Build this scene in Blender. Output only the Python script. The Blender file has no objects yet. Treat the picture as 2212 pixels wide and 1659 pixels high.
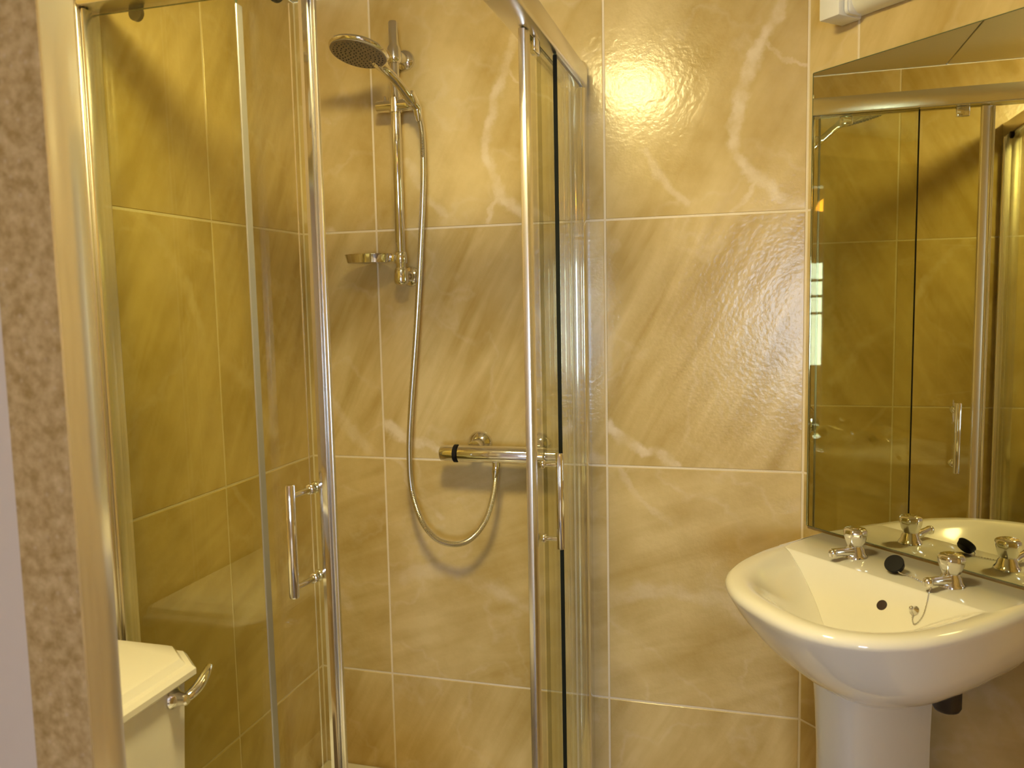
import bpy, bmesh, math, random
from mathutils import Vector, Matrix
C = bpy.context.scene.collection
sc = bpy.context.scene
random.seed(4)
S2 = math.sqrt(0.5)

# ------------------------------------------------------------------ camera
cam_d = bpy.data.cameras.new('camera')
cam = bpy.data.objects.new('camera', cam_d)
C.objects.link(cam)
sc.camera = cam
R_ = Vector((0.9613579965, 0.2745446750, -0.0203966683))
U_ = Vector((-0.0074577257, 0.1000323043, 0.9949562405))
F_ = Vector((-0.2752002634, 0.9563570251, -0.0982143345))
cam.matrix_world = Matrix(((R_.x, U_.x, -F_.x, 0.0), (R_.y, U_.y, -F_.y, 0.0),
                           (R_.z, U_.z, -F_.z, 1.36), (0, 0, 0, 1)))
cam_d.sensor_fit = 'HORIZONTAL'
cam_d.sensor_width = 36.0
cam_d.lens = 1783.477 / 2212 * 36.0
cam_d.clip_start = 0.02
cam_d.dof.use_dof = True
cam_d.dof.focus_distance = 1.95
cam_d.dof.aperture_fstop = 5.0

# ------------------------------------------------------------------ world, exposure
world = bpy.data.worlds.new('sky')
sc.world = world
world.use_nodes = True
wb = world.node_tree.nodes['Background']
wb.inputs['Color'].default_value = (0.62, 0.77, 1.0, 1)
wb.inputs['Strength'].default_value = 19.0
sc.view_settings.view_transform = 'Standard'
sc.view_settings.look = 'None'
sc.view_settings.gamma = 1.0
sc.view_settings.use_curve_mapping = False
sc.view_settings.exposure = 0.75
LAMP_POWER = 80.0          # radiance of the glowing ceiling bowl
LAMP_COLOR = (1.0, 0.82, 0.36)
sc.cycles.use_denoising = True
sc.cycles.max_bounces = 14
sc.cycles.glossy_bounces = 8
sc.cycles.transparent_max_bounces = 24
sc.cycles.sample_clamp_indirect = 6.0
sc.cycles.caustics_reflective = False
sc.cycles.caustics_refractive = False
# sky portal in the hall window (guides sampling of the sky only)
pl = bpy.data.lights.new('window_portal', 'AREA')
pl.shape = 'RECTANGLE'; pl.size = 0.98; pl.size_y = 1.0
pl.cycles.is_portal = True
po = bpy.data.objects.new('window_portal', pl)
C.objects.link(po)
po.location = (0.62, -2.84, 1.20)
po.rotation_euler = (math.radians(90), 0, 0)   # facing +Y, into the hall
po.rotation_euler = (math.radians(-90), 0, math.radians(180))

# ------------------------------------------------------------------ materials
MATS = {}
def nmat(name):
    m = bpy.data.materials.new(name); m.use_nodes = True
    nt = m.node_tree
    return m, nt, nt.nodes['Principled BSDF']
def simple(name, col, rough=0.4, metal=0.0, spec=0.5, coat=0.0, bump=0.0, bscale=60.0, vary=0.04):
    m, nt, b = nmat(name)
    b.inputs['Roughness'].default_value = rough
    b.inputs['Metallic'].default_value = metal
    b.inputs['Specular IOR Level'].default_value = spec
    b.inputs['Coat Weight'].default_value = coat
    b.inputs['Coat Roughness'].default_value = 0.05
    tc = nt.nodes.new('ShaderNodeTexCoord')
    n = nt.nodes.new('ShaderNodeTexNoise'); n.inputs['Scale'].default_value = bscale
    n.inputs['Detail'].default_value = 4.0
    nt.links.new(tc.outputs['Object'], n.inputs['Vector'])
    mx = nt.nodes.new('ShaderNodeMix'); mx.data_type = 'RGBA'
    mx.inputs['A'].default_value = tuple(c * (1 - vary) for c in col) + (1,)
    mx.inputs['B'].default_value = tuple(min(1, c * (1 + vary)) for c in col) + (1,)
    nt.links.new(n.outputs['Fac'], mx.inputs['Factor'])
    nt.links.new(mx.outputs['Result'], b.inputs['Base Color'])
    if bump > 0:
        bp = nt.nodes.new('ShaderNodeBump'); bp.inputs['Strength'].default_value = bump
        bp.inputs['Distance'].default_value = 0.002
        nt.links.new(n.outputs['Fac'], bp.inputs['Height'])
        nt.links.new(bp.outputs['Normal'], b.inputs['Normal'])
    return m
def emis(name, col, strength, base=(.9, .88, .8)):
    m = simple(name, base, .3)
    b = m.node_tree.nodes['Principled BSDF']
    b.inputs['Emission Color'].default_value = col + (1,)
    b.inputs['Emission Strength'].default_value = strength
    return m

CHROME = simple('polished chrome', (.80, .79, .78), .07, 1.0, vary=.02)
SATIN = simple('bright aluminium', (.82, .79, .73), .27, 1.0, vary=.02, bscale=8)
SATIN_D = simple('grey aluminium seal', (.42, .41, .37), .30, .6)
CERAM = simple('white glazed ceramic', (.86, .84, .79), .10, coat=.6, vary=.01)
PLASTIC = simple('white plastic', (.82, .81, .80), .35, vary=.02)
PAINT = simple('pale lilac paint', (.64, .555, .48), .6, bump=.1, vary=.02)
CEILP = simple('cream ceiling panel', (.72, .66, .50), .45, vary=.02)
GROUT = simple('pale beige grout', (.80, .70, .54), .8, bump=.3, bscale=300)
BLACK = simple('black rubber', (.008, .007, .007), .6, spec=.2)
DARK = simple('dark seal', (.012, .014, .008), .6, spec=.15)
HOSE = simple('ribbed steel hose', (.72, .70, .64), .25, 1.0)
FLOORM = simple('brown floor tile', (.16, .12, .085), .4, vary=.15, bscale=9)
TRAP = simple('dark brown trap plastic', (.03, .02, .015), .4)
BROWNF = simple('dark slot', (.05, .035, .03), .7)
ORANGE = emis('orange glass shade', (1.0, .42, .05), 9.0, (.9, .5, .12))
GLOW = emis('glowing opal bowl', LAMP_COLOR, LAMP_POWER)
DIFF = simple('opal diffuser', (.80, .77, .66), .3, vary=.03)

def glass_mat(name, tint, refl=1.0):
    m = bpy.data.materials.new(name); m.use_nodes = True
    nt = m.node_tree; nt.nodes.clear()
    out = nt.nodes.new('ShaderNodeOutputMaterial')
    t = nt.nodes.new('ShaderNodeBsdfTransparent'); t.inputs['Color'].default_value = tint + (1,)
    g = nt.nodes.new('ShaderNodeBsdfGlossy'); g.inputs['Roughness'].default_value = 0.0
    g.inputs['Color'].default_value = (1, 1, 1, 1)
    lw = nt.nodes.new('ShaderNodeLayerWeight'); lw.inputs['Blend'].default_value = .5
    p = nt.nodes.new('ShaderNodeMath'); p.operation = 'POWER'; p.inputs[1].default_value = 5.0
    ma = nt.nodes.new('ShaderNodeMath'); ma.operation = 'MULTIPLY_ADD'
    ma.inputs[1].default_value = .95 * refl; ma.inputs[2].default_value = .045 * refl
    mx = nt.nodes.new('ShaderNodeMixShader')
    nt.links.new(lw.outputs['Facing'], p.inputs[0]); nt.links.new(p.outputs[0], ma.inputs[0])
    nt.links.new(ma.outputs[0], mx.inputs['Fac'])
    nt.links.new(t.outputs[0], mx.inputs[1]); nt.links.new(g.outputs[0], mx.inputs[2])
    nt.links.new(mx.outputs[0], out.inputs['Surface'])
    return m
GLASS = glass_mat('green tinted shower glass', (.965, .97, .87))
EDGE = simple('green glass edge', (.10, .13, .07), .15, vary=.1)
PANE = glass_mat('window glass', (.97, .98, .98))
def mirror_mat():
    m = simple('silvered mirror', (.80, .78, .56), 0.0, 1.0, vary=0.0)
    return m
MIRROR = mirror_mat()

# --- marble tile: soft mottling, steep streaks and white veins drawn along given lines
def tile_mat(name, veins, streak_ang=62, streak=.5, seed=0.0, base=((.48, .34, .115), (.70, .545, .275)), perobj=1.0):
    m, nt, b = nmat(name)
    L = nt.links.new
    def N(t, **kw):
        n = nt.nodes.new(t)
        for k, v in kw.items(): setattr(n, k, v)
        return n
    tc = N('ShaderNodeTexCoord')
    oi = N('ShaderNodeObjectInfo')
    off = N('ShaderNodeVectorMath', operation='SCALE')
    cmb = N('ShaderNodeCombineXYZ')
    mul = N('ShaderNodeMath', operation='MULTIPLY_ADD'); mul.inputs[1].default_value = 37.0 * perobj
    mul.inputs[2].default_value = seed
    L(oi.outputs['Random'], mul.inputs[0])
    L(mul.outputs[0], cmb.inputs['Y'])
    add = N('ShaderNodeVectorMath', operation='ADD')
    L(tc.outputs['Object'], add.inputs[0]); L(cmb.outputs[0], add.inputs[1])
    # warp
    nw = N('ShaderNodeTexNoise'); nw.inputs['Scale'].default_value = 9.0; nw.inputs['Detail'].default_value = 5.0; nw.inputs['Roughness'].default_value = .62
    L(add.outputs[0], nw.inputs['Vector'])
    wsub = N('ShaderNodeVectorMath', operation='SUBTRACT'); wsub.inputs[1].default_value = (.5, .5, .5)
    L(nw.outputs['Color'], wsub.inputs[0])
    wsc = N('ShaderNodeVectorMath', operation='SCALE'); wsc.inputs['Scale'].default_value = .085
    L(wsub.outputs[0], wsc.inputs[0])
    # clouds
    n1 = N('ShaderNodeTexNoise'); n1.inputs['Scale'].default_value = 4.2; n1.inputs['Detail'].default_value = 6.0
    n1.inputs['Roughness'].default_value = .55
    L(add.outputs[0], n1.inputs['Vector'])
    # streaks
    mp = N('ShaderNodeMapping'); mp.inputs['Rotation'].default_value = (0, math.radians(streak_ang), 0)
    L(add.outputs[0], mp.inputs['Vector'])
    mp2 = N('ShaderNodeMapping'); mp2.inputs['Scale'].default_value = (2.2, 1.0, 15.0)
    L(mp.outputs[0], mp2.inputs['Vector'])
    n2 = N('ShaderNodeTexNoise'); n2.inputs['Scale'].default_value = 1.3; n2.inputs['Detail'].default_value = 5.0
    n2.inputs['Distortion'].default_value = .4
    L(mp2.outputs[0], n2.inputs['Vector'])
    mixf = N('ShaderNodeMix', data_type='FLOAT'); mixf.inputs[0].default_value = streak
    L(n1.outputs['Fac'], mixf.inputs[2]); L(n2.outputs['Fac'], mixf.inputs[3])
    ramp = N('ShaderNodeValToRGB')
    e = ramp.color_ramp.elements
    e[0].position = .36; e[0].color = base[0] + (1,)
    e[1].position = .62; e[1].color = base[1] + (1,)
    mid = ramp.color_ramp.elements.new(.50)
    mid.color = tuple((base[0][i] * .45 + base[1][i] * .55) for i in range(3)) + (1,)
    L(mixf.outputs[0], ramp.inputs['Fac'])
    col = ramp.outputs['Color']
    # faint general veins from noise
    n3 = N('ShaderNodeTexNoise'); n3.inputs['Scale'].default_value = 3.0; n3.inputs['Detail'].default_value = 5.0
    a3 = N('ShaderNodeVectorMath', operation='ADD'); a3.inputs[1].default_value = (3.1, 7.7, 1.3)
    L(add.outputs[0], a3.inputs[0]); L(a3.outputs[0], n3.inputs['Vector'])
    s3 = N('ShaderNodeMath', operation='SUBTRACT'); s3.inputs[1].default_value = .5
    ab = N('ShaderNodeMath', operation='ABSOLUTE')
    L(n3.outputs['Fac'], s3.inputs[0]); L(s3.outputs[0], ab.inputs[0])
    mr = N('ShaderNodeMapRange'); mr.inputs['From Min'].default_value = .0; mr.inputs['From Max'].default_value = .018
    mr.inputs['To Min'].default_value = .16; mr.inputs['To Max'].default_value = 0.0
    L(ab.outputs[0], mr.inputs['Value'])
    fac = mr.outputs[0]
    # drawn veins: distance to polylines in the tile's own x-z plane
    if veins:
        wadd = N('ShaderNodeVectorMath', operation='ADD')
        L(tc.outputs['Object'], wadd.inputs[0]); L(wsc.outputs[0], wadd.inputs[1])
        flat = N('ShaderNodeVectorMath', operation='MULTIPLY'); flat.inputs[1].default_value = (1, 0, 1)
        L(wadd.outputs[0], flat.inputs[0])
        for line, width, strength in veins:
            dist = None
            for (ax, az), (bx_, bz_) in zip(line[:-1], line[1:]):
                dx, dz = bx_ - ax, bz_ - az
                l2 = dx * dx + dz * dz
                pa = N('ShaderNodeVectorMath', operation='SUBTRACT'); pa.inputs[1].default_value = (ax, 0, az)
                L(flat.outputs[0], pa.inputs[0])
                dt = N('ShaderNodeVectorMath', operation='DOT_PRODUCT'); dt.inputs[1].default_value = (dx / l2, 0, dz / l2)
                L(pa.outputs[0], dt.inputs[0])
                cl = N('ShaderNodeClamp'); L(dt.outputs['Value'], cl.inputs['Value'])
                sv = N('ShaderNodeVectorMath', operation='SCALE'); sv.inputs[0].default_value = (dx, 0, dz)
                L(cl.outputs[0], sv.inputs['Scale'])
                ds = N('ShaderNodeVectorMath', operation='DISTANCE')
                L(pa.outputs[0], ds.inputs[0]); L(sv.outputs[0], ds.inputs[1])
                if dist is None: dist = ds.outputs['Value']
                else:
                    mn = N('ShaderNodeMath', operation='MINIMUM')
                    L(dist, mn.inputs[0]); L(ds.outputs['Value'], mn.inputs[1]); dist = mn.outputs[0]
            m2 = N('ShaderNodeMapRange', interpolation_type='SMOOTHSTEP')
            m2.inputs['From Min'].default_value = width * .15; m2.inputs['From Max'].default_value = width
            m2.inputs['To Min'].default_value = strength; m2.inputs['To Max'].default_value = 0.0
            L(dist, m2.inputs['Value'])
            mxm = N('ShaderNodeMath', operation='MAXIMUM')
            L(fac, mxm.inputs[0]); L(m2.outputs[0], mxm.inputs[1]); fac = mxm.outputs[0]
    nm = N('ShaderNodeTexNoise'); nm.inputs['Scale'].default_value = 16.0; nm.inputs['Detail'].default_value = 4.0
    L(add.outputs[0], nm.inputs['Vector'])
    mrm = N('ShaderNodeMapRange'); mrm.inputs['From Min'].default_value = .36; mrm.inputs['From Max'].default_value = .60
    mrm.inputs['To Min'].default_value = .25; mrm.inputs['To Max'].default_value = 1.0
    L(nm.outputs['Fac'], mrm.inputs['Value'])
    fm = N('ShaderNodeMath', operation='MULTIPLY'); L(fac, fm.inputs[0]); L(mrm.outputs[0], fm.inputs[1]); fac = fm.outputs[0]
    mc = N('ShaderNodeMix', data_type='RGBA'); mc.inputs['B'].default_value = (.84, .73, .58, 1)
    L(fac, mc.inputs['Factor']); L(col, mc.inputs['A'])
    L(mc.outputs['Result'], b.inputs['Base Color'])
    # riven surface
    nb = N('ShaderNodeTexNoise'); nb.inputs['Scale'].default_value = 95.0; nb.inputs['Detail'].default_value = 4.0
    L(add.outputs[0], nb.inputs['Vector'])
    nb2 = N('ShaderNodeTexNoise'); nb2.inputs['Scale'].default_value = 130.0; nb2.inputs['Detail'].default_value = 2.0
    L(mp2.outputs[0], nb2.inputs['Vector'])
    ad = N('ShaderNodeMath', operation='ADD'); L(nb.outputs['Fac'], ad.inputs[0]); L(n2.outputs['Fac'], ad.inputs[1])
    bp = N('ShaderNodeBump'); bp.inputs['Strength'].default_value = .22; bp.inputs['Distance'].default_value = .0028
    L(ad.outputs[0], bp.inputs['Height']); L(bp.outputs['Normal'], b.inputs['Normal'])
    b.inputs['Roughness'].default_value = .19
    b.inputs['Specular IOR Level'].default_value = .42
    return m
V_CRACK = [([(0, .10), (.037, .072), (.096, .040), (.135, .034), (.185, -.01)], .020, .75),
           ([(.42, .19), (.47, .12), (.53, .06), (.585, .01)], .028, .45)]
V_TREE = [([(.43, .60), (.423, .526), (.396, .46), (.358, .392), (.342, .342), (.312, .258), (.307, .157), (.342, .084), (.39, .04), (.46, .01)], .020, .62),
          ([(.345, .08), (.325, .045), (.305, .01)], .010, .5),
          ([(.364, .372), (.407, .33), (.47, .29)], .007, .4),
          ([(.10, .16), (.14, .09), (.19, .03)], .018, .35)]
V_SOFT = [([(-.01, .25), (.075, .288), (.16, .30), (.235, .292), (.35, .24), (.47, .20)], .034, .36),
          ([(.02, .60), (.10, .50), (.16, .45)], .012, .3)]
V_LEFT = [([(.34, .61), (.44, .545), (.50, .45), (.55, .33)], .02, .34), ([(.02, .30), (.12, .22), (.2, .1)], .03, .3)]
T_TREE = tile_mat('beige marble tile, branching vein', V_TREE, streak=.25, seed=1.0)
T_CRACK = tile_mat('beige marble tile, corner vein', V_CRACK, streak=.62, seed=5.0)
T_SOFT = tile_mat('beige marble tile, broad soft vein', V_SOFT, streak_ang=20, streak=.35, seed=9.0)
T_LEFT = tile_mat('beige marble tile, curved vein', V_LEFT, streak=.4, seed=13.0)
T_PLAIN = tile_mat('beige marble tile, plain', [], streak=.45, seed=17.0)

def brown_stone():
    m, nt, b = nmat('brown mottled stone')
    L = nt.links.new
    tc = nt.nodes.new('ShaderNodeTexCoord')
    n = nt.nodes.new('ShaderNodeTexNoise'); n.inputs['Scale'].default_value = 55; n.inputs['Detail'].default_value = 5
    n.inputs['Roughness'].default_value = .6
    L(tc.outputs['Object'], n.inputs['Vector'])
    v = nt.nodes.new('ShaderNodeTexVoronoi'); v.inputs['Scale'].default_value = 60
    L(tc.outputs['Object'], v.inputs['Vector'])
    r = nt.nodes.new('ShaderNodeValToRGB')
    r.color_ramp.elements[0].position = .33; r.color_ramp.elements[0].color = (.34, .22, .075, 1)
    r.color_ramp.elements[1].position = .72; r.color_ramp.elements[1].color = (.62, .46, .24, 1)
    L(n.outputs['Fac'], r.inputs['Fac'])
    r2 = nt.nodes.new('ShaderNodeValToRGB')
    r2.color_ramp.elements[0].position = .0; r2.color_ramp.elements[0].color = (.5, .5, .5, 1)
    r2.color_ramp.elements[1].position = .22; r2.color_ramp.elements[1].color = (0, 0, 0, 1)
    L(v.outputs['Distance'], r2.inputs['Fac'])
    mx = nt.nodes.new('ShaderNodeMix'); mx.data_type = 'RGBA'; mx.inputs['B'].default_value = (.62, .50, .36, 1)
    L(r2.outputs['Color'], mx.inputs['Factor']); L(r.outputs['Color'], mx.inputs['A'])
    L(mx.outputs['Result'], b.inputs['Base Color'])
    b.inputs['Roughness'].default_value = .55
    return m
BROWN = brown_stone()

# ------------------------------------------------------------------ mesh helpers
def bm_new(): return bmesh.new()
def finish(name, bm, mats, parent=None, smooth=True, angle=38, loc=None, rotz=None):
    bmesh.ops.recalc_face_normals(bm, faces=bm.faces)
    me = bpy.data.meshes.new(name)
    bm.to_mesh(me); bm.free()
    if not isinstance(mats, (list, tuple)): mats = [mats]
    for m in mats: me.materials.append(m)
    if smooth:
        me.shade_smooth()
        me.set_sharp_from_angle(angle=math.radians(angle))
    o = bpy.data.objects.new(name, me)
    C.objects.link(o)
    if parent: o.parent = parent
    if loc is not None: o.location = loc
    if rotz is not None: o.rotation_euler = (0, 0, rotz)
    return o
def add_box(bm, x0, x1, y0, y1, z0, z1, bev=0.0, seg=2, mat=0):
    r = bmesh.ops.create_cube(bm, size=1.0)
    vs = r['verts']
    for v in vs:
        v.co = Vector(((x0 + x1) / 2 + v.co.x * (x1 - x0), (y0 + y1) / 2 + v.co.y * (y1 - y0), (z0 + z1) / 2 + v.co.z * (z1 - z0)))
    fs = list({f for v in vs for f in v.link_faces})
    for f in fs: f.material_index = mat
    if bev > 0:
        es = list({e for v in vs for e in v.link_edges})
        bmesh.ops.bevel(bm, geom=es, offset=bev, segments=seg, profile=.5, affect='EDGES')
def frame_of(d):
    d = d.normalized()
    a = Vector((0, 0, 1)) if abs(d.z) < .9 else Vector((1, 0, 0))
    x = a.cross(d).normalized(); y = d.cross(x).normalized()
    return x, y
def add_loft(bm, rings, cap0=True, cap1=True, mat=0):
    """rings: list of lists of Vector, same length, closed loops"""
    vr = [[bm.verts.new(p) for p in r] for r in rings]
    n = len(vr[0])
    for a, b_ in zip(vr[:-1], vr[1:]):
        for i in range(n):
            f = bm.faces.new((a[i], a[(i + 1) % n], b_[(i + 1) % n], b_[i])); f.material_index = mat
    if cap0: bm.faces.new(vr[0][::-1]).material_index = mat
    if cap1: bm.faces.new(vr[-1]).material_index = mat
    return vr
def add_tube(bm, pts, rad, n=12, caps=True, mat=0):
    pts = [Vector(p) for p in pts]
    rads = rad if isinstance(rad, (list, tuple)) else [rad] * len(pts)
    rings = []
    x = None
    for i, p in enumerate(pts):
        d = (pts[min(i + 1, len(pts) - 1)] - pts[max(i - 1, 0)]).normalized()
        if x is None: x, y = frame_of(d)
        else:
            x = (x - d * x.dot(d)).normalized(); y = d.cross(x).normalized()
        rings.append([p + (x * math.cos(2 * math.pi * k / n) + y * math.sin(2 * math.pi * k / n)) * rads[i] for k in range(n)])
    add_loft(bm, rings, caps, caps, mat)
def add_lathe(bm, origin, axis, prof, n=24, caps=True, mat=0):
    """prof: list of (distance along axis, radius)"""
    o = Vector(origin); d = Vector(axis).normalized(); x, y = frame_of(d)
    rings = [[o + d * t + (x * math.cos(2 * math.pi * k / n) + y * math.sin(2 * math.pi * k / n)) * max(r, 1e-4) for k in range(n)] for t, r in prof]
    add_loft(bm, rings, caps, caps, mat)
def spline(pts, sub=6):
    pts = [Vector(p) for p in pts]; out = []
    for i in range(len(pts) - 1):
        p0 = pts[max(i - 1, 0)]; p1 = pts[i]; p2 = pts[i + 1]; p3 = pts[min(i + 2, len(pts) - 1)]
        for k in range(sub):
            t = k / sub
            out.append(.5 * ((2 * p1) + (p2 - p0) * t + (2 * p0 - 5 * p1 + 4 * p2 - p3) * t * t + (3 * p1 - p0 - 3 * p2 + p3) * t ** 3))
    out.append(pts[-1]); return out
def thing(name, label, cat, loc=(0, 0, 0), group=None):
    o = bpy.data.objects.new(name, None); C.objects.link(o)
    o.empty_display_size = .05
    o.location = loc
    tag(o, label, cat, group); return o
def tag(o, label, cat, group=None):
    o['label'] = label; o['category'] = cat
    if group: o['group'] = group
    return o
def struct(o, label=None):
    o['kind'] = 'structure'
    if label: o['label'] = label
    return o
def part(name, bm, m, parent, **kw):
    """mesh built in world coordinates, parented to a thing that may have a location"""
    p = parent
    off = Vector((0, 0, 0))
    while p is not None:
        off += p.location; p = p.parent
    for v in bm.verts: v.co -= off
    return finish(name, bm, m, parent, **kw)
def copy_tree(o, parent=None):
    c = o.copy(); C.objects.link(c); c.parent = parent
    for ch in list(o.children): copy_tree(ch, c)
    return c

# ------------------------------------------------------------------ room numbers
XL = -1.1477; YB = 2.0; XE = 0.1234; CEIL = 2.15
DC = XE + YB                      # diagonal wall: x + y = DC
J = [-.2471, .3529, .9529, 1.5529, 2.1529]     # horizontal joints
XR = 0.92                          # right wall
YEND = DC - XR                     # where the diagonal wall meets the right wall
YF = -0.30                         # front wall (doorway) inner face
def W(u, v, z): return Vector((XE + S2 * u - S2 * v, YB - S2 * u - S2 * v, z))   # diagonal wall frame
DROT = math.radians(-45)

# ------------------------------------------------------------------ floor, ceiling
bm = bm_new(); add_box(bm, -1.6, 1.9, -2.95, 2.2, -.10, 0.0)
fl = struct(finish('floor', bm, GROUT, smooth=False))
tb = bm_new(); add_box(tb, -.2985, .2985, -.2985, .2985, -.001, .003, .001, 1)
ft = None
for ix in range(5):
    for iy in range(4):
        x = -.95 + ix * .6; y = .0 + iy * .6
        if x + y > DC - .35 or x > XR - .1 or x < -1 or y > 1.7: continue
        if x < -.35 and y > .9: continue
        if ft is None:
            ft = finish('floor_tile', tb, FLOORM, fl, smooth=False); o = ft
        else:
            o = ft.copy(); C.objects.link(o)
        o.location = (x, y, 0)
tb.free() if ft is None else None

bm = bm_new(); add_box(bm, XL - .05, XR + .05, YF - .05, YB + .05, CEIL + .008, CEIL + .07)
ce = struct(finish('ceiling', bm, BROWNF, smooth=False))
ys = [YF, .26, .86, 1.462, YB]
for a, b_ in zip(ys[:-1], ys[1:]):
    bm = bm_new(); add_box(bm, XL, XR, a + .002, b_ - .002, CEIL, CEIL + .0085, .001, 1)
    finish('panel', bm, CEILP, ce, smooth=False)

# ------------------------------------------------------------------ tiled walls
def tile_mesh(x0, x1, z0, z1):
    g = .0026; c = .0012
    bm = bm_new()
    a = [(x0 + g, z0 + g), (x1 - g, z0 + g), (x1 - g, z1 - g), (x0 + g, z1 - g)]
    i = [(x0 + g + c, z0 + g + c), (x1 - g - c, z0 + g + c), (x1 - g - c, z1 - g - c), (x0 + g + c, z1 - g - c)]
    add_loft(bm, [[Vector((x, .006, z)) for x, z in a], [Vector((x, c, z)) for x, z in a], [Vector((x, 0, z)) for x, z in i]], False, True)
    return bm
def tiled_wall(name, origin, rotz, length, cols, mats, top=CEIL, z0=0.0, label=None):
    """cols: (nominal start, cut start, cut end); face of the tiles at local y=0, wall behind (+y)"""
    bm = bm_new(); add_box(bm, cols[0][1] - .05, cols[-1][2] + .05, .0014, .09, z0, top)
    w = struct(finish(name, bm, GROUT, smooth=False, loc=origin, rotz=rotz), label)
    for ci, (nx, x0, x1) in enumerate(cols):
        for r in range(4):
            a, b_ = max(J[r], z0), min(J[r + 1], top)
            m = mats(ci, r)
            t = finish('tile', tile_mesh(x0 - nx, x1 - nx, a - J[r], b_ - J[r]), m, w, smooth=False)
            t.location = (nx, 0, J[r])
    return w
xc = -.9348
def mats_back(c, r):
    if r == 3: return T_TREE
    if r == 2: return T_CRACK
    if r == 1: return T_SOFT
    return T_PLAIN
tiled_wall('wall_back', (0, YB, 0), 0, 1.3, [(xc - .6, XL, xc), (xc, xc, xc + .6), (xc + .6, xc + .6, XE)], mats_back)
yA = 1.606
def mats_left(c, r):
    if r == 2: return T_LEFT
    if r == 3: return T_PLAIN
    if r == 1: return T_SOFT
    return T_PLAIN
tiled_wall('wall_left', (XL, 0, 0), math.radians(90), 2.3,
           [(yA - 1.8, YF, yA - 1.2), (yA - 1.2, yA - 1.2, yA - .6), (yA - .6, yA - .6, yA), (yA, yA, YB)], mats_left)
ulen = (XR - XE) / S2
def mats_diag(c, r): return T_PLAIN if r != 1 else T_SOFT
tiled_wall('wall_diagonal', (XE, YB, 0), DROT, ulen,
           [(.129 - .6, 0, .129), (.129, .129, .729), (.729, .729, ulen)], mats_diag)
tiled_wall('wall_right', (XR, YEND, 0), math.radians(-90), YEND - YF,
           [(0, 0, .6), (.6, .6, 1.2), (1.2, 1.2, YEND - YF)], lambda c, r: T_PLAIN)

# front wall with the doorway the picture is taken from (behind the camera)
bm = bm_new()
DX0, DX1 = -.62, .44
add_box(bm, XL - .05, DX0, YF - .10, YF, 0, CEIL)
add_box(bm, DX1, XR + .05, YF - .10, YF, 0, CEIL)
add_box(bm, DX0, DX1, YF - .10, YF, 2.02, CEIL)
struct(finish('wall_front', bm, PAINT, smooth=False))
bm = bm_new()
add_box(bm, DX0 - .05, DX0 + .012, YF - .112, YF + .012, 0, 2.06, .003)
add_box(bm, DX1 - .012, DX1 + .05, YF - .112, YF + .012, 0, 2.06, .003)
add_box(bm, DX0 + .012, DX1 - .012, YF - .112, YF + .012, 2.008, 2.06, .003)
struct(finish('trim_2', bm, PLASTIC, smooth=False), 'white door lining')

# hall beyond the doorway with a daylight window
HY = -2.8
bm = bm_new(); add_box(bm, -1.5, -1.4, HY - .08, YF - .10, 0, 2.4); struct(finish('wall_hall_left', bm, PAINT, smooth=False))
bm = bm_new(); add_box(bm, 1.7, 1.8, HY - .08, YF - .10, 0, 2.4); struct(finish('wall_hall_right', bm, PAINT, smooth=False))
WX0, WX1, WZ0, WZ1 = .13, 1.11, .70, 1.70
bm = bm_new()
add_box(bm, -1.4, WX0, HY - .08, HY, 0, 2.4); add_box(bm, WX1, 1.7, HY - .08, HY, 0, 2.4)
add_box(bm, WX0, WX1, HY - .08, HY, 0, WZ0); add_box(bm, WX0, WX1, HY - .08, HY, WZ1, 2.4)
struct(finish('wall_hall_back', bm, PAINT, smooth=False))
bm = bm_new(); add_box(bm, XL - .05, -1.5 + .1, YF - .1, YF, 0, CEIL); bm.free()
bm = bm_new(); add_box(bm, -1.5, 1.8, HY - .08, YF - .02, 2.4, 2.48); struct(finish('ceiling_hall', bm, PAINT, smooth=False))
bm = bm_new()
add_box(bm, -1.5, XL - .05, YF - .10, YF - .02, 0, 2.4); add_box(bm, XR + .05, 1.8, YF - .10, YF - .02, 0, 2.4)
add_box(bm, XL - .05, XR + .05, YF - .10, YF - .02, CEIL, 2.4)
struct(finish('wall_hall_front', bm, PAINT, smooth=False))
bm = bm_new()
for a in ((WX0, WX0 + .05, WZ0, WZ1), (WX1 - .05, WX1, WZ0, WZ1), (WX0 + .05, WX1 - .05, WZ0, WZ0 + .05), (WX0 + .05, WX1 - .05, WZ1 - .05, WZ1)):
    add_box(bm, a[0], a[1], HY - .06, HY - .005, a[2], a[3], .004, 1)
wn = struct(finish('window_1', bm, PLASTIC, smooth=False))
for z in (1.21, 1.36, 1.50):
    bm = bm_new(); add_box(bm, WX0 + .05, WX1 - .05, HY - .05, HY - .015, z - .012, z + .012, .003, 1)
    finish('glazing_bar', bm, SATIN_D, wn, smooth=False)
bm = bm_new(); add_box(bm, WX0 + .05, WX1 - .05, HY - .035, HY - .031, WZ0 + .05, WZ1 - .05)
finish('pane', bm, PANE, wn, smooth=False)
pd = thing('pendant_lamp', 'orange glass dome pendant lamp hanging in the hall behind the doorway', 'lamp', (.62, -1.7, 2.4))
bm = bm_new(); add_lathe(bm, (.62, -1.7, 2.4), (0, 0, -1), [(0, .045), (.02, .045), (.025, .01)], 16); part('ceiling_rose', bm, PLASTIC, pd)
bm = bm_new(); add_tube(bm, [(.62, -1.7, 2.38), (.62, -1.7, 2.10)], .004, 8); part('flex', bm, BLACK, pd)
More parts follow.
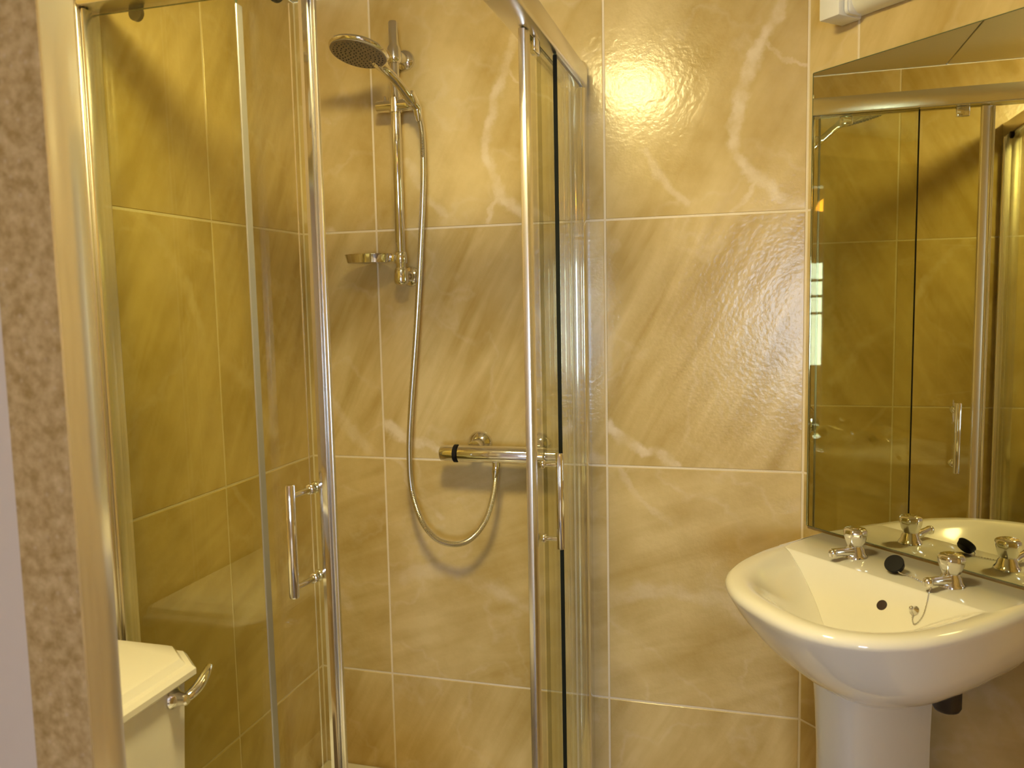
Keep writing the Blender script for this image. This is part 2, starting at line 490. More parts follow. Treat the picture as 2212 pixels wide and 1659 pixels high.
bm = bm_new(); add_lathe(bm, (.62, -1.7, 2.11), (0, 0, -1), [(0, .012), (.004, .04), (.02, .085), (.05, .125), (.09, .145), (.105, .147), (.104, .140), (.06, .11), (.02, .05), (.012, .012)], 24, caps=False)
part('shade', bm, ORANGE, pd)

# ------------------------------------------------------------------ partition at the left with brown stone border and chrome edge
NX = -.7325; NY = .75; ND = .034
bm = bm_new(); add_box(bm, XL, NX - .0885, NY, NY + ND, 0, CEIL)
nib = struct(finish('wall_partition', bm, PAINT, smooth=False), 'pale lilac painted partition at the left edge')
bm = bm_new(); add_box(bm, NX - .0885, NX - .0007, NY - .003, NY + ND, 0, CEIL, .002, 1)
struct(finish('trim_1', bm, BROWN, smooth=False), 'brown mottled stone border of the partition')
# convex polished edge profile
bm = bm_new()
prof = [(NX - .0040, NY - .004), (NX - .0006, NY - .004)]
n = 12; px_ = NX; py_ = NY - .002
prof.append((px_, py_))
for k in range(n):
    ang = math.radians(22 - 20 * (k + .5) / n)
    st = (ND + .004) / n
    py_ += st; px_ += st * math.tan(ang)
    prof.append((px_, py_))
prof += [(NX - .0040, NY + ND + .002)]
add_loft(bm, [[Vector((x, y, 0.0)) for x, y in prof], [Vector((x, y, CEIL)) for x, y in prof]])
struct(finish('trim_3', bm, simple('polished edge strip', (.86, .82, .70), .15, .85, vary=.01), angle=50), 'polished steel edge strip of the partition')

# ------------------------------------------------------------------ shower tray
bm = bm_new()
tx0, tx1, ty0, ty1 = XL + .001, -.352, 1.212, YB - .001
add_box(bm, tx0, tx1, ty0, ty1, 0.003, .08, .012, 3)
bm.verts.ensure_lookup_table()
tray = finish('shower_tray', bm, CERAM)
tag(tray, 'white square shower tray under the glass enclosure', 'tray')
bm = bm_new(); add_lathe(bm, (-.72, 1.62, .079), (0, 0, 1), [(0, .05), (.004, .05), (.007, .042), (.008, .01)], 24)
finish('waste_cover', bm, CHROME, tray)

# ------------------------------------------------------------------ shower enclosure
en = thing('shower_enclosure', 'square corner-entry shower enclosure of green tinted glass in bright metal rails', 'shower', (-.39, 1.25, .08))
RZ0, RZ1 = 1.856, 1.903
def glass_panel(name, x0, x1, y0, y1, z0, z1, parent):
    bm = bm_new(); add_box(bm, x0, x1, y0, y1, z0, z1)
    thin_x = (x1 - x0) < (y1 - y0)
    for f in bm.faces:
        n_ = f.normal if f.normal.length else f.calc_center_median()
        f.normal_update()
        ok = abs(f.normal.x) > .9 if thin_x else abs(f.normal.y) > .9
        f.material_index = 0 if ok else 1
    return part(name, bm, [GLASS, EDGE], parent, smooth=False)
GX = -.379; GY = 1.245         # fixed glass planes
DXP = -.399; DYP = 1.269       # sliding glass planes
# head rails: hollow-looking section, chamfered
def rail_x(name, z0, z1, x0, x1, y0, y1):
    bm = bm_new(); add_box(bm, x0, x1, y0, y1, z0, z1, .005, 2)
    part(name, bm, SATIN, en, angle=60)
rail_x('front_rail', RZ0 + .031, RZ1 + .031, XL + .0242, -.361, 1.221, 1.285)
rail_x('side_rail', RZ0, RZ1, -.427, -.367, 1.2855, YB - .034)
rail_x('front_sill', .081, .115, XL + .0242, -.361, 1.221, 1.285)
rail_x('side_sill', .081, .115, -.427, -.367, 1.2855, YB - .034)
# wall channels (stepped, rounded face)
bm = bm_new()
add_box(bm, XL + .0005, XL + .024, 1.223, 1.283, .081, RZ1 + .035, .006, 3)
add_box(bm, XL + .024, XL + .031, 1.232, 1.256, .116, RZ0 + .030, .003, 2)
part('wall_channel', bm, SATIN, en)
bm = bm_new()
def chan(bm, pts, z0, z1):
    add_loft(bm, [[Vector((x, y, z0)) for x, y in pts], [Vector((x, y, z1)) for x, y in pts]])
pts = [(-.372, 1.9995), (-.430, 1.9995), (-.430, 1.975)]
for k in range(9):
    a = math.radians(180 - k * 180 / 8)
    pts.append((-.401 + .026 * math.cos(a) * 1.08, 1.962 - .022 * math.sin(a)))
pts.append((-.372, 1.975))
chan(bm, pts, .081, RZ1 + .012)
part('wall_channel', bm, CHROME, en, angle=50)
# fixed panels
fp = glass_panel('fixed_panel', XL + .028, -.820, GY - .003, GY + .003, .11, RZ0 + .033, en)
bm = bm_new(); add_box(bm, -.8195, -.8165, GY - .006, GY + .012, .116, RZ0 + .005, .001, 1); part('edge_seal', bm, SATIN_D, fp, smooth=False)
fp2 = glass_panel('fixed_panel', GX - .003, GX + .003, 1.680, YB - .03, .11, RZ0, en)
bm = bm_new(); add_box(bm, GX - .0045, GX + .0040, 1.6765, 1.6795, .116, RZ0 - .002, .001, 1); part('edge_seal', bm, DARK, fp2, smooth=False)
# sliding doors
def capsule(bm, p, axis, r, l, n=16):
    add_lathe(bm, p, axis, [(0, r * .7), (r * .15, r * .93), (r * .35, r), (l - r * .3, r), (l - r * .1, r * .9), (l, r * .6)], n)
sd = glass_panel('sliding_door', -1.128, -.713, DYP - .003, DYP + .003, .12, RZ0 + .028, en)
sd2 = glass_panel('sliding_door', DXP - .003, DXP + .003, 1.505, 1.925, .12, RZ0 - .001, en)
# mitred magnetic strips on the leading edges
bm = bm_new()
q = [(-.715, DYP - .0065), (-.7135, DYP - .0105), (-.7075, DYP - .0105), (-.7050, DYP - .0055), (-.7026, DYP), (-.7006, DYP + .0055), (-.6990, DYP + .011), (-.715, DYP + .011)]
add_loft(bm, [[Vector((x, y, .12)) for x, y in q], [Vector((x, y, RZ0 + .026)) for x, y in q]])
part('seal_strip', bm, CHROME, sd, angle=25)
bm = bm_new()
add_box(bm, -.6988, -.6905, DYP + .001, DYP + .010, .12, RZ0 + .026, .002, 2); part('magnet_strip', bm, SATIN, sd)
bm = bm_new()
add_box(bm, -.7355, -.7335, DYP - .0040, DYP - .0031, .12, RZ0 + .003); part('seal_lip', bm, SATIN, sd, smooth=False)
bm = bm_new()
q = [(DXP + .007, 1.524), (DXP + .009, 1.521), (DXP + .0080, 1.514), (DXP + .005, 1.506), (DXP + .001, 1.498), (DXP - .005, 1.498), (DXP - .008, 1.524)]
add_loft(bm, [[Vector((x, y, .12)) for x, y in q], [Vector((x, y, RZ0 - .003)) for x, y in q]])
part('seal_strip', bm, SATIN, sd2, angle=25)
bm = bm_new(); add_box(bm, DXP - .006, DXP + .007, 1.4915, 1.4975, .12, RZ0 - .003, .002, 2); part('magnet_strip', bm, SATIN, sd2)
bm = bm_new(); add_box(bm, DXP - .004, DXP + .004, 1.9255, 1.931, .12, RZ0 - .003, .001, 1); part('seal_lip', bm, SATIN_D, sd2, smooth=False)
# handles
bm = bm_new()
hx, hy = -.739, 1.205
add_tube(bm, [(hx, hy, .868), (hx, hy, .870), (hx, hy, 1.061), (hx, hy, 1.063)], [.0075, .0085, .0085, .0075], 16)
for z in (1.043, .884):
    add_tube(bm, [(hx, hy, z), (hx + .006, DYP - .012, z)], .0052, 12)
    capsule(bm, (hx + .006, DYP - .013, z), (0, 1, 0), .0095, .009)
    capsule(bm, (hx + .006, DYP + .003, z), (0, 1, 0), .0105, .012)
part('handle', bm, CHROME, sd)
bm = bm_new()
hx, hy = -.356, 1.566
add_tube(bm, [(hx, hy, .870), (hx, hy, .872), (hx, hy, 1.062), (hx, hy, 1.064)], [.0075, .0085, .0085, .0075], 16)
for z in (1.040, .890):
    add_tube(bm, [(hx, hy, z), (DXP + .012, hy, z)], .0052, 12)
    capsule(bm, (DXP + .013, hy, z), (-1, 0, 0), .0095, .009)
    capsule(bm, (DXP - .003, hy, z), (-1, 0, 0), .0105, .012)
part('handle', bm, CHROME, sd2)
# rollers (black wheel with chrome cap)
def roller(x, y, z, ax, parent):
    bm = bm_new()
    add_lathe(bm, (x, y, z), ax, [(0, .010), (.002, .0135), (.010, .0135), (.012, .010)], 18)
    r = part('roller', bm, BLACK, parent)
for x in (-.765, -1.045): roller(x, DYP + .004, 1.882, (0, 1, 0), sd)
for y in (1.570, 1.860):
    bm = bm_new(); add_lathe(bm, (DXP - .004, y, 1.860), (-1, 0, 0), [(0, .010), (.002, .0135), (.010, .0135), (.012, .010)], 18)
    part('roller', bm, BLACK, sd2)
    bm = bm_new(); add_box(bm, DXP + .0035, DXP + .0125, y - .017, y + .017, 1.828, 1.8555, .004, 3)
    part('roller_cap', bm, CHROME, sd2)

# ------------------------------------------------------------------ riser rail
BX, BY = -.843, 1.940
rr = thing('riser_rail', 'chrome vertical riser rail on the back wall holding the shower head', 'rail', (BX, YB, 1.43))
bm = bm_new(); add_tube(bm, [(BX, BY, 1.412), (BX, BY, 1.415), (BX, BY, 2.046), (BX, BY, 2.050)], [.010, .0122, .0122, .010], 20)
part('bar', bm, CHROME, rr)
for z in (1.972, 1.432):
    bm = bm_new()
    add_lathe(bm, (BX + .004, YB - .0002, z), (0, -1, 0), [(0, .026), (.006, .026), (.010, .023), (.014, .014), (.045, .0125), (.050, .0125)], 24)
    add_lathe(bm, (BX, BY, z - .021), (0, 0, 1), [(0, .014), (.003, .0175), (.010, .0190), (.034, .0175), (.042, .0135)], 20)
    part('wall_bracket', bm, CHROME, rr)
bm = bm_new()
add_lathe(bm, (BX - .050, BY, 1.850), (1, 0, 0), [(0, .012), (.002, .0145), (.050, .0150), (.080, .0150), (.096, .0150), (.100, .012)], 20)
add_lathe(bm, (BX, BY, 1.833), (0, 0, 1), [(0, .0165), (.034, .0165)], 20)
add_lathe(bm, (BX - .028, BY, 1.858), (0, 0, 1), [(0, .005), (.012, .005), (.016, .003)], 10)
part('slider', bm, CHROME, rr)
bm = bm_new()
add_lathe(bm, (BX + .060, BY - .020, 1.842), Vector((-.30, -.55, .62)), [(0, .011), (.005, .015), (.030, .0165), (.032, .0135)], 18)
part('head_holder', bm, CHROME, rr)

# ------------------------------------------------------------------ hand shower
hs = thing('hand_shower', 'round chrome hand shower head held in the riser rail slider', 'shower head', (-.79, 1.915, 1.838))
hc = Vector((-.853, 1.765, 1.930)); hn = Vector((-.108, -.232, -.967)).normalized()
bm = bm_new()
add_lathe(bm, hc + hn * .004, -hn, [(0, .064), (.002, .067), (.006, .0685), (.011, .066), (.017, .055), (.022, .030), (.024, .008)], 36)
part('head', bm, CHROME, hs)
bm = bm_new()
add_lathe(bm, hc + hn * .0038, hn, [(0, .0645), (.0018, .0635), (.0022, .060)], 36)
fx, fy = frame_of(hn)
face = part('spray_face', bm, simple('grey spray face', (.25, .215, .165), .35, .3), hs)
bm = bm_new()
for ring, cnt in ((.009, 6), (.019, 12), (.029, 18), (.039, 24), (.048, 30), (.056, 34)):
    for k in range(cnt):
        a = 2 * math.pi * k / cnt
        p = hc + hn * .0058 + (fx * math.cos(a) + fy * math.sin(a)) * ring
        add_lathe(bm, p, hn, [(0, .0018), (.0018, .0011)], 5)
nz = part('spray_nozzles', bm, simple('dark rubber nozzles', (.05, .045, .035), .5), hs)
nz['kind'] = 'stuff'
bm = bm_new()
pth = spline([hc - hn * .010 + Vector((.020, .035, -.004)), (-.826, 1.833, 1.915), (-.806, 1.868, 1.886), (-.788, 1.905, 1.852), (-.779, 1.922, 1.836)], 6)
rad = [.024 - .012 * min(1, i / 8) - .001 * i / len(pth) for i in range(len(pth))]
add_tube(bm, pth, rad, 18)
part('handle', bm, CHROME, hs)

# hose
HP = [(-.779, 1.922, 1.838), (-.776, 1.936, 1.800), (-.774, 1.94, 1.75), (-.776, 1.94, 1.653), (-.789, 1.94, 1.484), (-.805, 1.94, 1.311), (-.828, 1.94, 1.099), (-.837, 1.94, .979),
      (-.833, 1.94, .882), (-.807, 1.937, .804), (-.766, 1.932, .761), (-.716, 1.928, .751), (-.672, 1.928, .767), (-.634, 1.93, .813), (-.611, 1.932, .88), (-.602, 1.932, .938)]
ho = thing('shower_hose', 'long silver shower hose looping from the hand shower down to the mixer', 'hose', (-.716, 1.928, .751))
bm = bm_new()
sp = spline(HP, 40)
add_tube(bm, sp, [.0076 if i % 2 else .0068 for i in range(len(sp))], 10)
part('hose', bm, HOSE, ho)
for p, d in (((-.779, 1.9215, 1.839), (.02, .25, -1)), ((-.6015, 1.932, .957), (-.12, 0, -1))):
    bm = bm_new(); add_lathe(bm, p, d, [(0, .0095), (.004, .0105), (.012, .0105), (.030, .0075), (.034, .0068)], 14)
    part('hose_end', bm, CHROME, ho)

# soap dish
dz = 1.478
so = thing('soap_dish', 'small oval chrome soap dish clipped to the riser rail', 'soap dish', (-.92, BY - .012, dz))
def oval(cx, cy, a, b_, z, n=36): return [Vector((cx + a * math.cos(2 * math.pi * k / n), cy + b_ * math.sin(2 * math.pi * k / n), z)) for k in range(n)]
bm = bm_new()
cx, cy = -.925, BY - .014
add_loft(bm, [oval(cx, cy, .048, .030, dz - .013), oval(cx, cy, .056, .037, dz - .011), oval(cx, cy, .0605, .041, dz + .006), oval(cx, cy, .0625, .043, dz + .010),
              oval(cx, cy, .0605, .041, dz + .010), oval(cx, cy, .057, .038, dz + .004), oval(cx, cy, .05, .031, dz - .008)])
part('dish', bm, CHROME, so, angle=50)
bm = bm_new()
add_lathe(bm, (BX, BY, dz - .015), (0, 0, 1), [(0, .0150), (.002, .0165), (.026, .0165), (.028, .0150)], 20)
add_box(bm, BX - .030, BX - .010, BY - .012, BY + .008, dz - .010, dz + .008, .003, 2)
part('clip', bm, CHROME, so)

# mixer
mz, my = .985, 1.932
mx_ = thing('shower_mixer', 'horizontal chrome thermostatic bar mixer on the back wall below the riser rail', 'mixer', (-.6, YB, mz))
bm = bm_new(); add_lathe(bm, (-.700, my, mz), (1, 0, 0), [(0, .019), (.003, .0215), (.222, .0215), (.226, .019)], 28); part('body', bm, CHROME, mx_)
bm = bm_new(); add_lathe(bm, (-.7105, my, mz), (1, 0, 0), [(0, .0195), (.001, .0225), (.009, .0225), (.010, .0195)], 28); part('black_ring', bm, BLACK, mx_)
bm = bm_new(); add_lathe(bm, (-.7110, my, mz), (-1, 0, 0), [(0, .0205), (.020, .0205), (.034, .019), (.037, .015), (.037, .010), (.033, .009), (.033, .001)], 28); part('knob', bm, CHROME, mx_)
bm = bm_new(); add_lathe(bm, (-.4735, my, mz), (1, 0, 0), [(0, .0205), (.004, .0195), (.034, .0205), (.040, .018), (.041, .002)], 28); part('knob', bm, CHROME, mx_)
for x in (-.664, -.506):
    bm = bm_new()
    add_lathe(bm, (x, YB - .0002, mz + .014), (0, -1, 0), [(0, .034), (.003, .0335), (.010, .029), (.016, .017), (.050, .0155)], 28)
    part('wall_flange', bm, CHROME, mx_)
bm = bm_new(); add_lathe(bm, (-.601, my, mz - .019), (0, 0, -1), [(0, .0105), (.010, .0105), (.011, .009)], 18); part('outlet', bm, CHROME, mx_)

# ------------------------------------------------------------------ bathroom mirror
MZ0, MZ1 = .8335, 1.846
mi = thing('wall_mirror', 'large frameless mirror on the diagonal wall above the basin', 'mirror', W(.42, 0, MZ0))
def wbox(u0, u1, v0, v1, z0, z1, bev=0, seg=2):
    bm = bm_new(); add_box(bm, u0, u1, -v1, -v0, z0, z1, bev, seg)
    M = Matrix.Translation((XE, YB, 0)) @ Matrix.Rotation(DROT, 4, 'Z')
    bm.transform(M); return bm
part('glass', wbox(.019, .86, .0015, .0065, MZ0, MZ1), MIRROR, mi, smooth=False)
bm = bm_new()
M_ = Matrix.Translation((XE, YB, 0)) @ Matrix.Rotation(DROT, 4, 'Z')
add_box(bm, .0178, .019, -.0070, -.0012, MZ0, MZ1); add_box(bm, .86, .8612, -.0070, -.0012, MZ0, MZ1)
add_box(bm, .019, .86, -.0070, -.0012, MZ0 - .0012, MZ0); add_box(bm, .019, .86, -.0070, -.0012, MZ1, MZ1 + .0014)
bm.transform(M_)
part('ground_edge', bm, EDGE, mi, smooth=False)

# ------------------------------------------------------------------ light above the mirror
ml = thing('shaver_light', 'white strip light with square end cap on the wall above the mirror', 'lamp', W(.36, 0, 1.96))
part('end_cap', wbox(.087, .137, .0005, .071, 1.926, 2.02, .004, 2), PLASTIC, ml)
part('end_cap', wbox(.585, .635, .0005, .071, 1.926, 2.02, .004, 2), PLASTIC, ml)
part('backplate', wbox(.100, .62, .0005, .012, 1.932, 2.03, .003, 2), PLASTIC, ml)
bm = bm_new()
rings = []
for u in (.138, .584):
    rings.append([W(u, .012 + .040 * max(0.0, math.sin(math.pi * k / 14)) ** .6, 1.973 + .042 * -math.cos(math.pi * k / 14)) for k in range(15)])
add_loft(bm, rings); part('diffuser', bm, DIFF, ml)
part('trim_ring', wbox(.1375, .150, .0125, .058, 1.928, 2.018, .010, 3), PLASTIC, ml)

# ------------------------------------------------------------------ wash basin
ZB = .828; UC = .330
wt = [(0, .243), (.06, .2475), (.10, .247), (.16, .245), (.20, .241), (.24, .235), (.28, .225), (.32, .211), (.36, .190), (.39, .170), (.415, .147), (.44, .113), (.455, .083), (.463, .058), (.468, .025)]
def outline(n_side=len(wt)):
    rim = [(.565, 0), (.568, .05), (.571, .108), (.574, .159), (.5745, .215), (.573, .262), (.568, .312), (.558, .358), (.527, .420), (.475, .464), (.435, .478), (.396, .482), (.331, .475),
           (.243, .453), (.183, .415), (.147, .381), (.110, .314), (.082, .225), (.069, .126), (.060, .035), (.057, 0)]
    P = [Vector((u - UC, v, 0)) for u, v in rim]
    P.append(P[0].copy())
    L_ = [0]
    for a, b in zip(P[:-1], P[1:]): L_.append(L_[-1] + (b - a).length)
    N = 96; out = []
    for k in range(N):
        s = L_[-1] * k / N
        i = max(j for j in range(len(L_)) if L_[j] <= s + 1e-9)
        i = min(i, len(P) - 2)
        t = (s - L_[i]) / (L_[i + 1] - L_[i])
        out.append(P[i].lerp(P[i + 1], t))
    return out
OUT = outline()
N = len(OUT)
# light smoothing so the sampled outline has no kinks (not the back corners)
for it in range(3):
    OUT = [o if o.y < .015 else (OUT[i - 1] + o * 2 + OUT[(i + 1) % N]) / 4 for i, o in enumerate(OUT)]
def ring_scaled(k, z, vc=.20, dv=0.0, back=0.0):
    """outline scaled about (0, vc); back keeps the rear edge near the wall"""
    r = []
    for o in OUT:
        v = vc + (o.y - vc) * k + dv
        v = max(v, back)
        r.append(W(UC + o.x * k, v, z))
    return r
def inset_ring(d, z, back):
    """outline moved inwards by d, rear edge clamped to v=back"""
    r = []
    for i, o in enumerate(OUT):
        t = (OUT[(i + 1) % N] - OUT[i - 1]); nrm = Vector((-t.y, t.x, 0)).normalized()
        if nrm.dot(Vector((0, .2, 0)) - o) < 0: nrm = -nrm
        p = o + nrm * d
        r.append(W(UC + p.x, max(p.y, back), z))
    return r
# inner bowl outline: egg, straight at the back behind the tap deck
def bowl_ring(k, z, vb, vf, hw, e=2.3):
    r = []
    for i in range(N):
        # angle matched to outline index by direction
        o = OUT[i]
        th = math.atan2(o.y - .20, o.x)
        c, s_ = math.cos(th), math.sin(th)
        vc = .255
        hv = (vf - vc) if s_ > 0 else (vc - vb)
        ee = e if s_ > 0 else 3.4
        rr_ = 1.0 / ((abs(c) / hw) ** ee + (abs(s_) / hv) ** ee) ** (1 / ee)
        r.append(W(UC + rr_ * c * k, vc + rr_ * s_ * k, z))
    return r
def und(ku, kv, z, du):
    return [W(UC + du + o.x * ku, max(.19 + (o.y - .19) * kv, B0), .80 - (.80 - z) * .87) for o in OUT]
B0 = .004
wbas = thing('wash_basin', 'white ceramic wash basin with rounded front below the mirror', 'basin', W(UC, 0, .65))
bm = bm_new()
B0 = .004
rings = [
    und(.30, .38, .634, .042), und(.41, .47, .638, .042), und(.51, .56, .649, .041), und(.61, .645, .666, .038), und(.71, .73, .688, .033),
    und(.79, .80, .710, .027), und(.855, .855, .733, .020), und(.908, .905, .757, .012), und(.947, .945, .778, .006), und(.978, .976, .798, .0015),
    inset_ring(.0012, .809, B0), inset_ring(0, .8135, B0), inset_ring(.0008, .8185, B0), inset_ring(.0040, .8235, B0), inset_ring(.011, ZB, B0 + .002),
]
def local_inset(d, back):
    r = []
    for i, o in enumerate(OUT):
        t = (OUT[(i + 1) % N] - OUT[i - 1]); nrm = Vector((-t.y, t.x, 0)).normalized()
        if nrm.dot(Vector((0, .2, 0)) - o) < 0: nrm = -nrm
        p = o + nrm * d
        r.append(Vector((p.x, max(p.y, back), 0)))
    return r
IN = local_inset(.036, .166)
for it in range(4): IN = [(IN[i - 1] + o * 2 + IN[(i + 1) % N]) / 4 for i, o in enumerate(IN)]
for k, kb, dz_ in ((1.03, 1.03, .0003), (1.0, 1.0, .0012), (.95, .975, .0045), (.86, .90, .013), (.74, .81, .027), (.61, .70, .044), (.48, .58, .062), (.36, .45, .079), (.26, .32, .091), (.17, .20, .098), (.08, .09, .100)):
    rings.append([W(UC + p.x * k, .285 + (p.y - .285) * (kb if p.y < .285 else k), ZB - dz_) for p in IN])
add_loft(bm, rings, True, True)
bmesh.ops.recalc_face_normals(bm, faces=bm.faces)
from mathutils.bvhtree import BVHTree
bvh = BVHTree.FromBMesh(bm)
def surf(u, v):
    hit = bvh.ray_cast(W(u, v, 1.2), Vector((0, 0, -1)))
    return hit[0], hit[1]
part('bowl', bm, CERAM, wbas, angle=80)
def bowl_z(u, v):
    return None
# overflow and waste
def oriented_disc(bm, c, n_, r, th=.002, n=20): add_lathe(bm, c, n_, [(0, r), (th, r), (th + .0004, r * .8)], n)
bm = bm_new()
# point on the rear slope of the bowl
ov, back_n = surf(.362, .197)
oriented_disc(bm, ov - back_n * .003, back_n, .0100, .0036)
part('overflow_hole', bm, simple('dark overflow', (.03, .012, .01), .6), wbas)
bm = bm_new(); add_lathe(bm, W(UC, .285, ZB - .1005), (0, 0, 1), [(0, .030), (.003, .030), (.005, .024), (.002, .020), (.002, .002)], 28); part('waste', bm, CHROME, wbas)
bm = bm_new()
cs, back_n = surf(.424, .191)
add_lathe(bm, cs - back_n * .004, back_n, [(0, .009), (.006, .009), (.009, .006), (.013, .0035), (.017, .004), (.019, .001)], 16)
part('chain_stay', bm, CHROME, wbas)

# pedestal
pe = None
bm = bm_new()
def ped_ring(z, hw, v1, v0=.02):
    r = []
    pts = []
    n = 40
    for k in range(n + 1):
        a = math.pi * k / n
        c, s_ = math.cos(a), math.sin(a)
        x = hw * math.copysign(abs(c) ** .62, c); y = v0 + .03 + (v1 - v0 - .03) * abs(s_) ** .72
        pts.append((x, y))
    pts = [(hw * .97, v0)] + pts + [(-hw * .97, v0)]
    return [W(UC - .030 + x * .70, y * .95 + .030, z) for x, y in pts]
add_loft(bm, [ped_ring(.004, .120, .265), ped_ring(.03, .119, .262), ped_ring(.12, .106, .246), ped_ring(.30, .100, .238), ped_ring(.48, .0985, .240), ped_ring(.58, .102, .246), ped_ring(.654, .108, .254), ped_ring(.658, .109, .255)])
pe = finish('basin_pedestal', bm, CERAM, angle=60)
tag(pe, 'white ceramic pedestal standing under the wash basin', 'pedestal')

# bottle trap behind the pedestal
tr = thing('bottle_trap', 'dark waste trap hanging under the basin right of the pedestal', 'pipe', W(.422, .085, .58))
bm = bm_new(); add_lathe(bm, W(.452 - .03, .085, .58), (0, 0, 1), [(0, .010), (.006, .022), (.012, .025), (.060, .025), (.066, .020), (.078, .019)], 20); part('bottle', bm, TRAP, tr)
bm = bm_new(); add_tube(bm, [W(.422, .085, .64), W(.422, .085, .70)], .016, 14); part('inlet', bm, TRAP, tr)
bm = bm_new(); add_tube(bm, [W(.422, .085, .63), W(.422, .0, .63)], .016, 14); part('outlet', bm, TRAP, tr)

# taps
def make_tap(u, label):
    vb = .095
    t = thing('basin_tap', label, 'tap', W(u, vb, ZB), 'pair of chrome basin taps')
    bm = bm_new()
    add_lathe(bm, W(u, vb, ZB - .0005), (0, 0, 1), [(0, .0245), (.003, .0245), (.006, .0225), (.010, .0195), (.018, .0175), (.021, .0150), (.030, .0130)], 28)
    part('base', bm, CHROME, t)
    bm = bm_new()
    add_tube(bm, [W(u, vb + .006, ZB + .011), W(u, vb + .030, ZB + .0145), W(u, vb + .062, ZB + .0190)], [.0135, .0085, .0072], 16)
    add_lathe(bm, W(u, vb + .066, ZB + .0265), (0, 0, -1), [(0, .003), (.0012, .0062), (.004, .0085), (.009, .0092), (.015, .0085), (.0165, .0070), (.0165, .004)], 18)
    part('spout', bm, CHROME, t)
    bm = bm_new()
    n = 8
    def fac(z, r, tw=0):
        ring = []
        for k in range(32):
            a = 2 * math.pi * k / 32
            rr_ = r * (1 - .07 * (0.5 + .5 * math.cos(n * a)))
            ring.append(W(u, vb, z) + Vector((rr_ * math.cos(a), rr_ * math.sin(a), 0)))
        return ring
    add_loft(bm, [fac(ZB + .022, .0140), fac(ZB + .025, .0165), fac(ZB + .032, .0195), fac(ZB + .042, .0228), fac(ZB + .050, .0240), fac(ZB + .055, .0232), fac(ZB + .0585, .0200), fac(ZB + .060, .014), fac(ZB + .0605, .004)])
    part('tap_head', bm, CHROME, t, angle=45)
    bm = bm_new(); add_lathe(bm, W(u, vb, ZB + .0600), (0, 0, 1), [(0, .0120), (.0010, .0115), (.0018, .008), (.002, .001)], 20); part('index_cap', bm, CHROME, t)
    return t
make_tap(.221, 'chrome basin tap at the left end of the tap deck, nearest the tiled back wall')
make_tap(.428, 'chrome basin tap at the right of the black plug, farther from the back wall')

# plug and chain
pg = thing('basin_plug', 'black rubber basin plug standing on edge between the two taps', 'plug', W(.300, .088, ZB))
pax = (W(.2, 1.0, 0) - W(0, 0, 0)).normalized() * .74 + Vector((0, 0, .66))
bm = bm_new(); pc = W(.330, .117, ZB + .0150)
add_lathe(bm, pc - pax.normalized() * .006, pax, [(0, .014), (.002, .016), (.010, .0175), (.013, .0185), (.015, .0172), (.016, .004)], 28)
part('stopper', bm, BLACK, pg)
bm = bm_new()
cp = spline([W(.342, .126, ZB + .008), W(.348, .122, ZB + .004), W(.352, .115, ZB + .002), W(.375, .120, ZB + .0015), W(.400, .128, ZB + .0015), W(.420, .140, ZB + .0015)] + [surf(u_, v_)[0] + Vector((0, 0, .0016)) for u_, v_ in ((.430, .160), (.438, .176), (.442, .194), (.436, .206), (.428, .202))]
          + [cs + back_n * .010], 10)
d_ = 0
for i, p in enumerate(cp):
    if i % 2 == 0:
        bmesh.ops.create_icosphere(bm, subdivisions=1, radius=.0016, matrix=Matrix.Translation(p))
add_tube(bm, cp, .0006, 5)
part('ball_chain', bm, CHROME, pg)

# ------------------------------------------------------------------ toilet
to = thing('toilet', 'white close-coupled toilet beside the shower, only its cistern in view', 'toilet', (-.85, .97, 0))
TY0, TY1, TX0, TX1 = .765, 1.182, -1.135, -.897
def oct_ring(x0, x1, y0, y1, z, c):
    return [Vector(p) for p in ((x0, y0, z), (x1 - c, y0, z), (x1, y0 + c * .85, z), (x1, y1 - c * .85, z), (x1 - c, y1, z), (x0, y1, z))]
bm = bm_new()
add_loft(bm, [oct_ring(TX0, TX1, TY0, TY1, .743, .052), oct_ring(TX0, TX1 + .004, TY0 - .003, TY1 + .003, .747, .054), oct_ring(TX0, TX1 + .004, TY0 - .003, TY1 + .003, .757, .054),
              oct_ring(TX0, TX1 - .002, TY0 + .001, TY1 - .001, .763, .052), oct_ring(TX0, TX1 - .010, TY0 + .008, TY1 - .008, .765, .050), oct_ring(TX0, TX1 - .018, TY0 + .016, TY1 - .014, .776, .047), oct_ring(TX0, TX1 - .026, TY0 + .022, TY1 - .019, .779, .045)])
part('cistern_lid', bm, CERAM, to, angle=30)
bm = bm_new()
add_loft(bm, [oct_ring(TX0 + .01, TX1 - .035, TY0 + .035, TY1 - .045, .40, .03), oct_ring(TX0 + .01, TX1 - .022, TY0 + .024, TY1 - .030, .52, .035), oct_ring(TX0 + .01, TX1 - .012, TY0 + .014, TY1 - .016, .735, .045)])
part('cistern', bm, CERAM, to, angle=30)
bm = bm_new()
lx = TX1 - .011
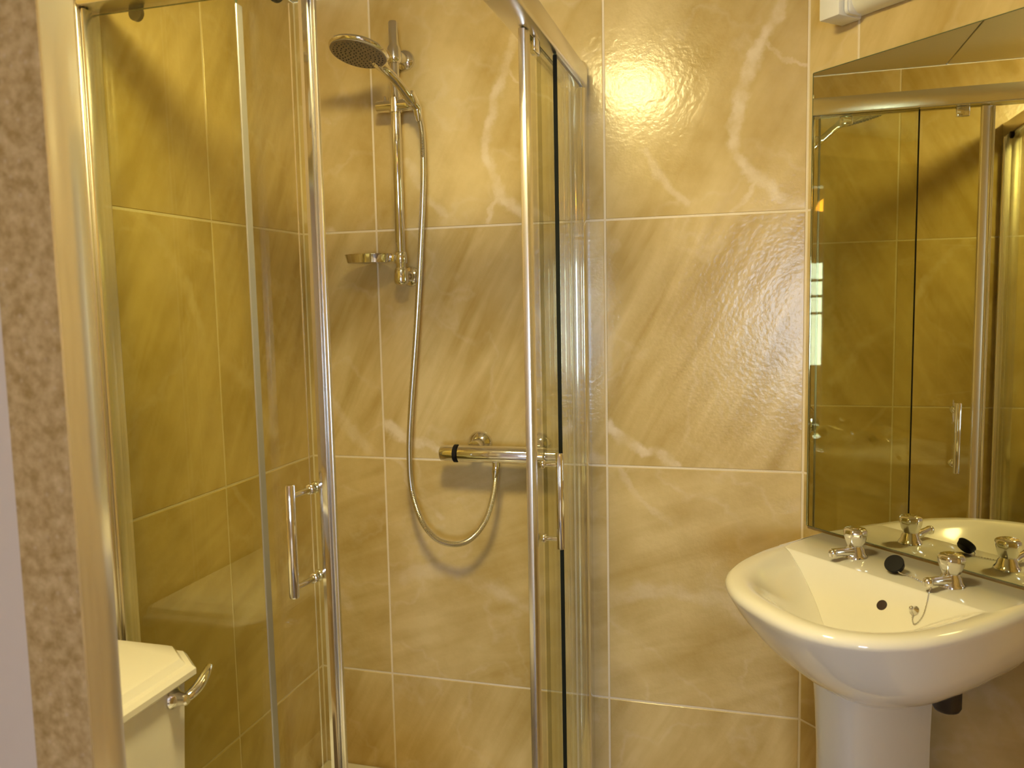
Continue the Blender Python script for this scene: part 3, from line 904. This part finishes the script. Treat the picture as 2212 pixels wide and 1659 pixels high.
add_lathe(bm, (lx - .002, 1.098, .722), (1, 0, 0), [(0, .018), (.004, .018), (.010, .013), (.020, .010), (.028, .0095), (.031, .006)], 20)
pth = spline([(lx + .018, 1.097, .722), (lx + .024, 1.110, .725), (lx + .026, 1.130, .732), (lx + .024, 1.150, .741), (lx + .020, 1.168, .749)], 5)
add_tube(bm, pth, [.0075 + .002 * math.sin(math.pi * i / len(pth)) - .003 * (i / len(pth)) ** 3 for i in range(len(pth))], 12)
part('flush_lever', bm, CHROME, to)
def pan_ring(z, x0, x1, hw, n=32):
    r = []
    for k in range(n):
        a = 2 * math.pi * k / n
        xm = (x0 + x1) / 2
        r.append(Vector((xm + (x1 - x0) / 2 * math.cos(a), .97 + hw * math.copysign(abs(math.sin(a)) ** .85, math.sin(a)), z)))
    return r
bm = bm_new()
add_loft(bm, [pan_ring(.003, -.98, -.58, .11), pan_ring(.02, -.98, -.58, .11), pan_ring(.16, -.99, -.56, .10), pan_ring(.30, -1.03, -.47, .15), pan_ring(.38, -1.06, -.43, .178), pan_ring(.398, -1.06, -.43, .178),
              pan_ring(.398, -.93, -.46, .14), pan_ring(.33, -.90, -.50, .11), pan_ring(.24, -.84, -.60, .05)])
part('pan', bm, CERAM, to, angle=50)
bm = bm_new()
add_loft(bm, [pan_ring(.399, -.90, -.425, .180), pan_ring(.412, -.90, -.423, .182), pan_ring(.425, -.90, -.425, .18), pan_ring(.432, -.895, -.435, .172)])
part('seat_lid', bm, PLASTIC, to, angle=50)

# ------------------------------------------------------------------ ceiling light
LX, LY = -.40, .93
cl = thing('ceiling_light', 'round opal ceiling lamp glowing warm above the bathroom floor', 'lamp', (LX, LY, CEIL))
bm = bm_new(); add_lathe(bm, (LX, LY, CEIL - .0005), (0, 0, -1), [(0, .142), (.014, .142), (.018, .135), (.018, .02)], 32); part('rim', bm, PLASTIC, cl)
bm = bm_new(); add_lathe(bm, (LX, LY, CEIL - .019), (0, 0, -1), [(0, .122), (.012, .121), (.028, .109), (.042, .082), (.051, .042), (.054, .018), (.0545, .004)], 28); part('bowl', bm, GLOW, cl)
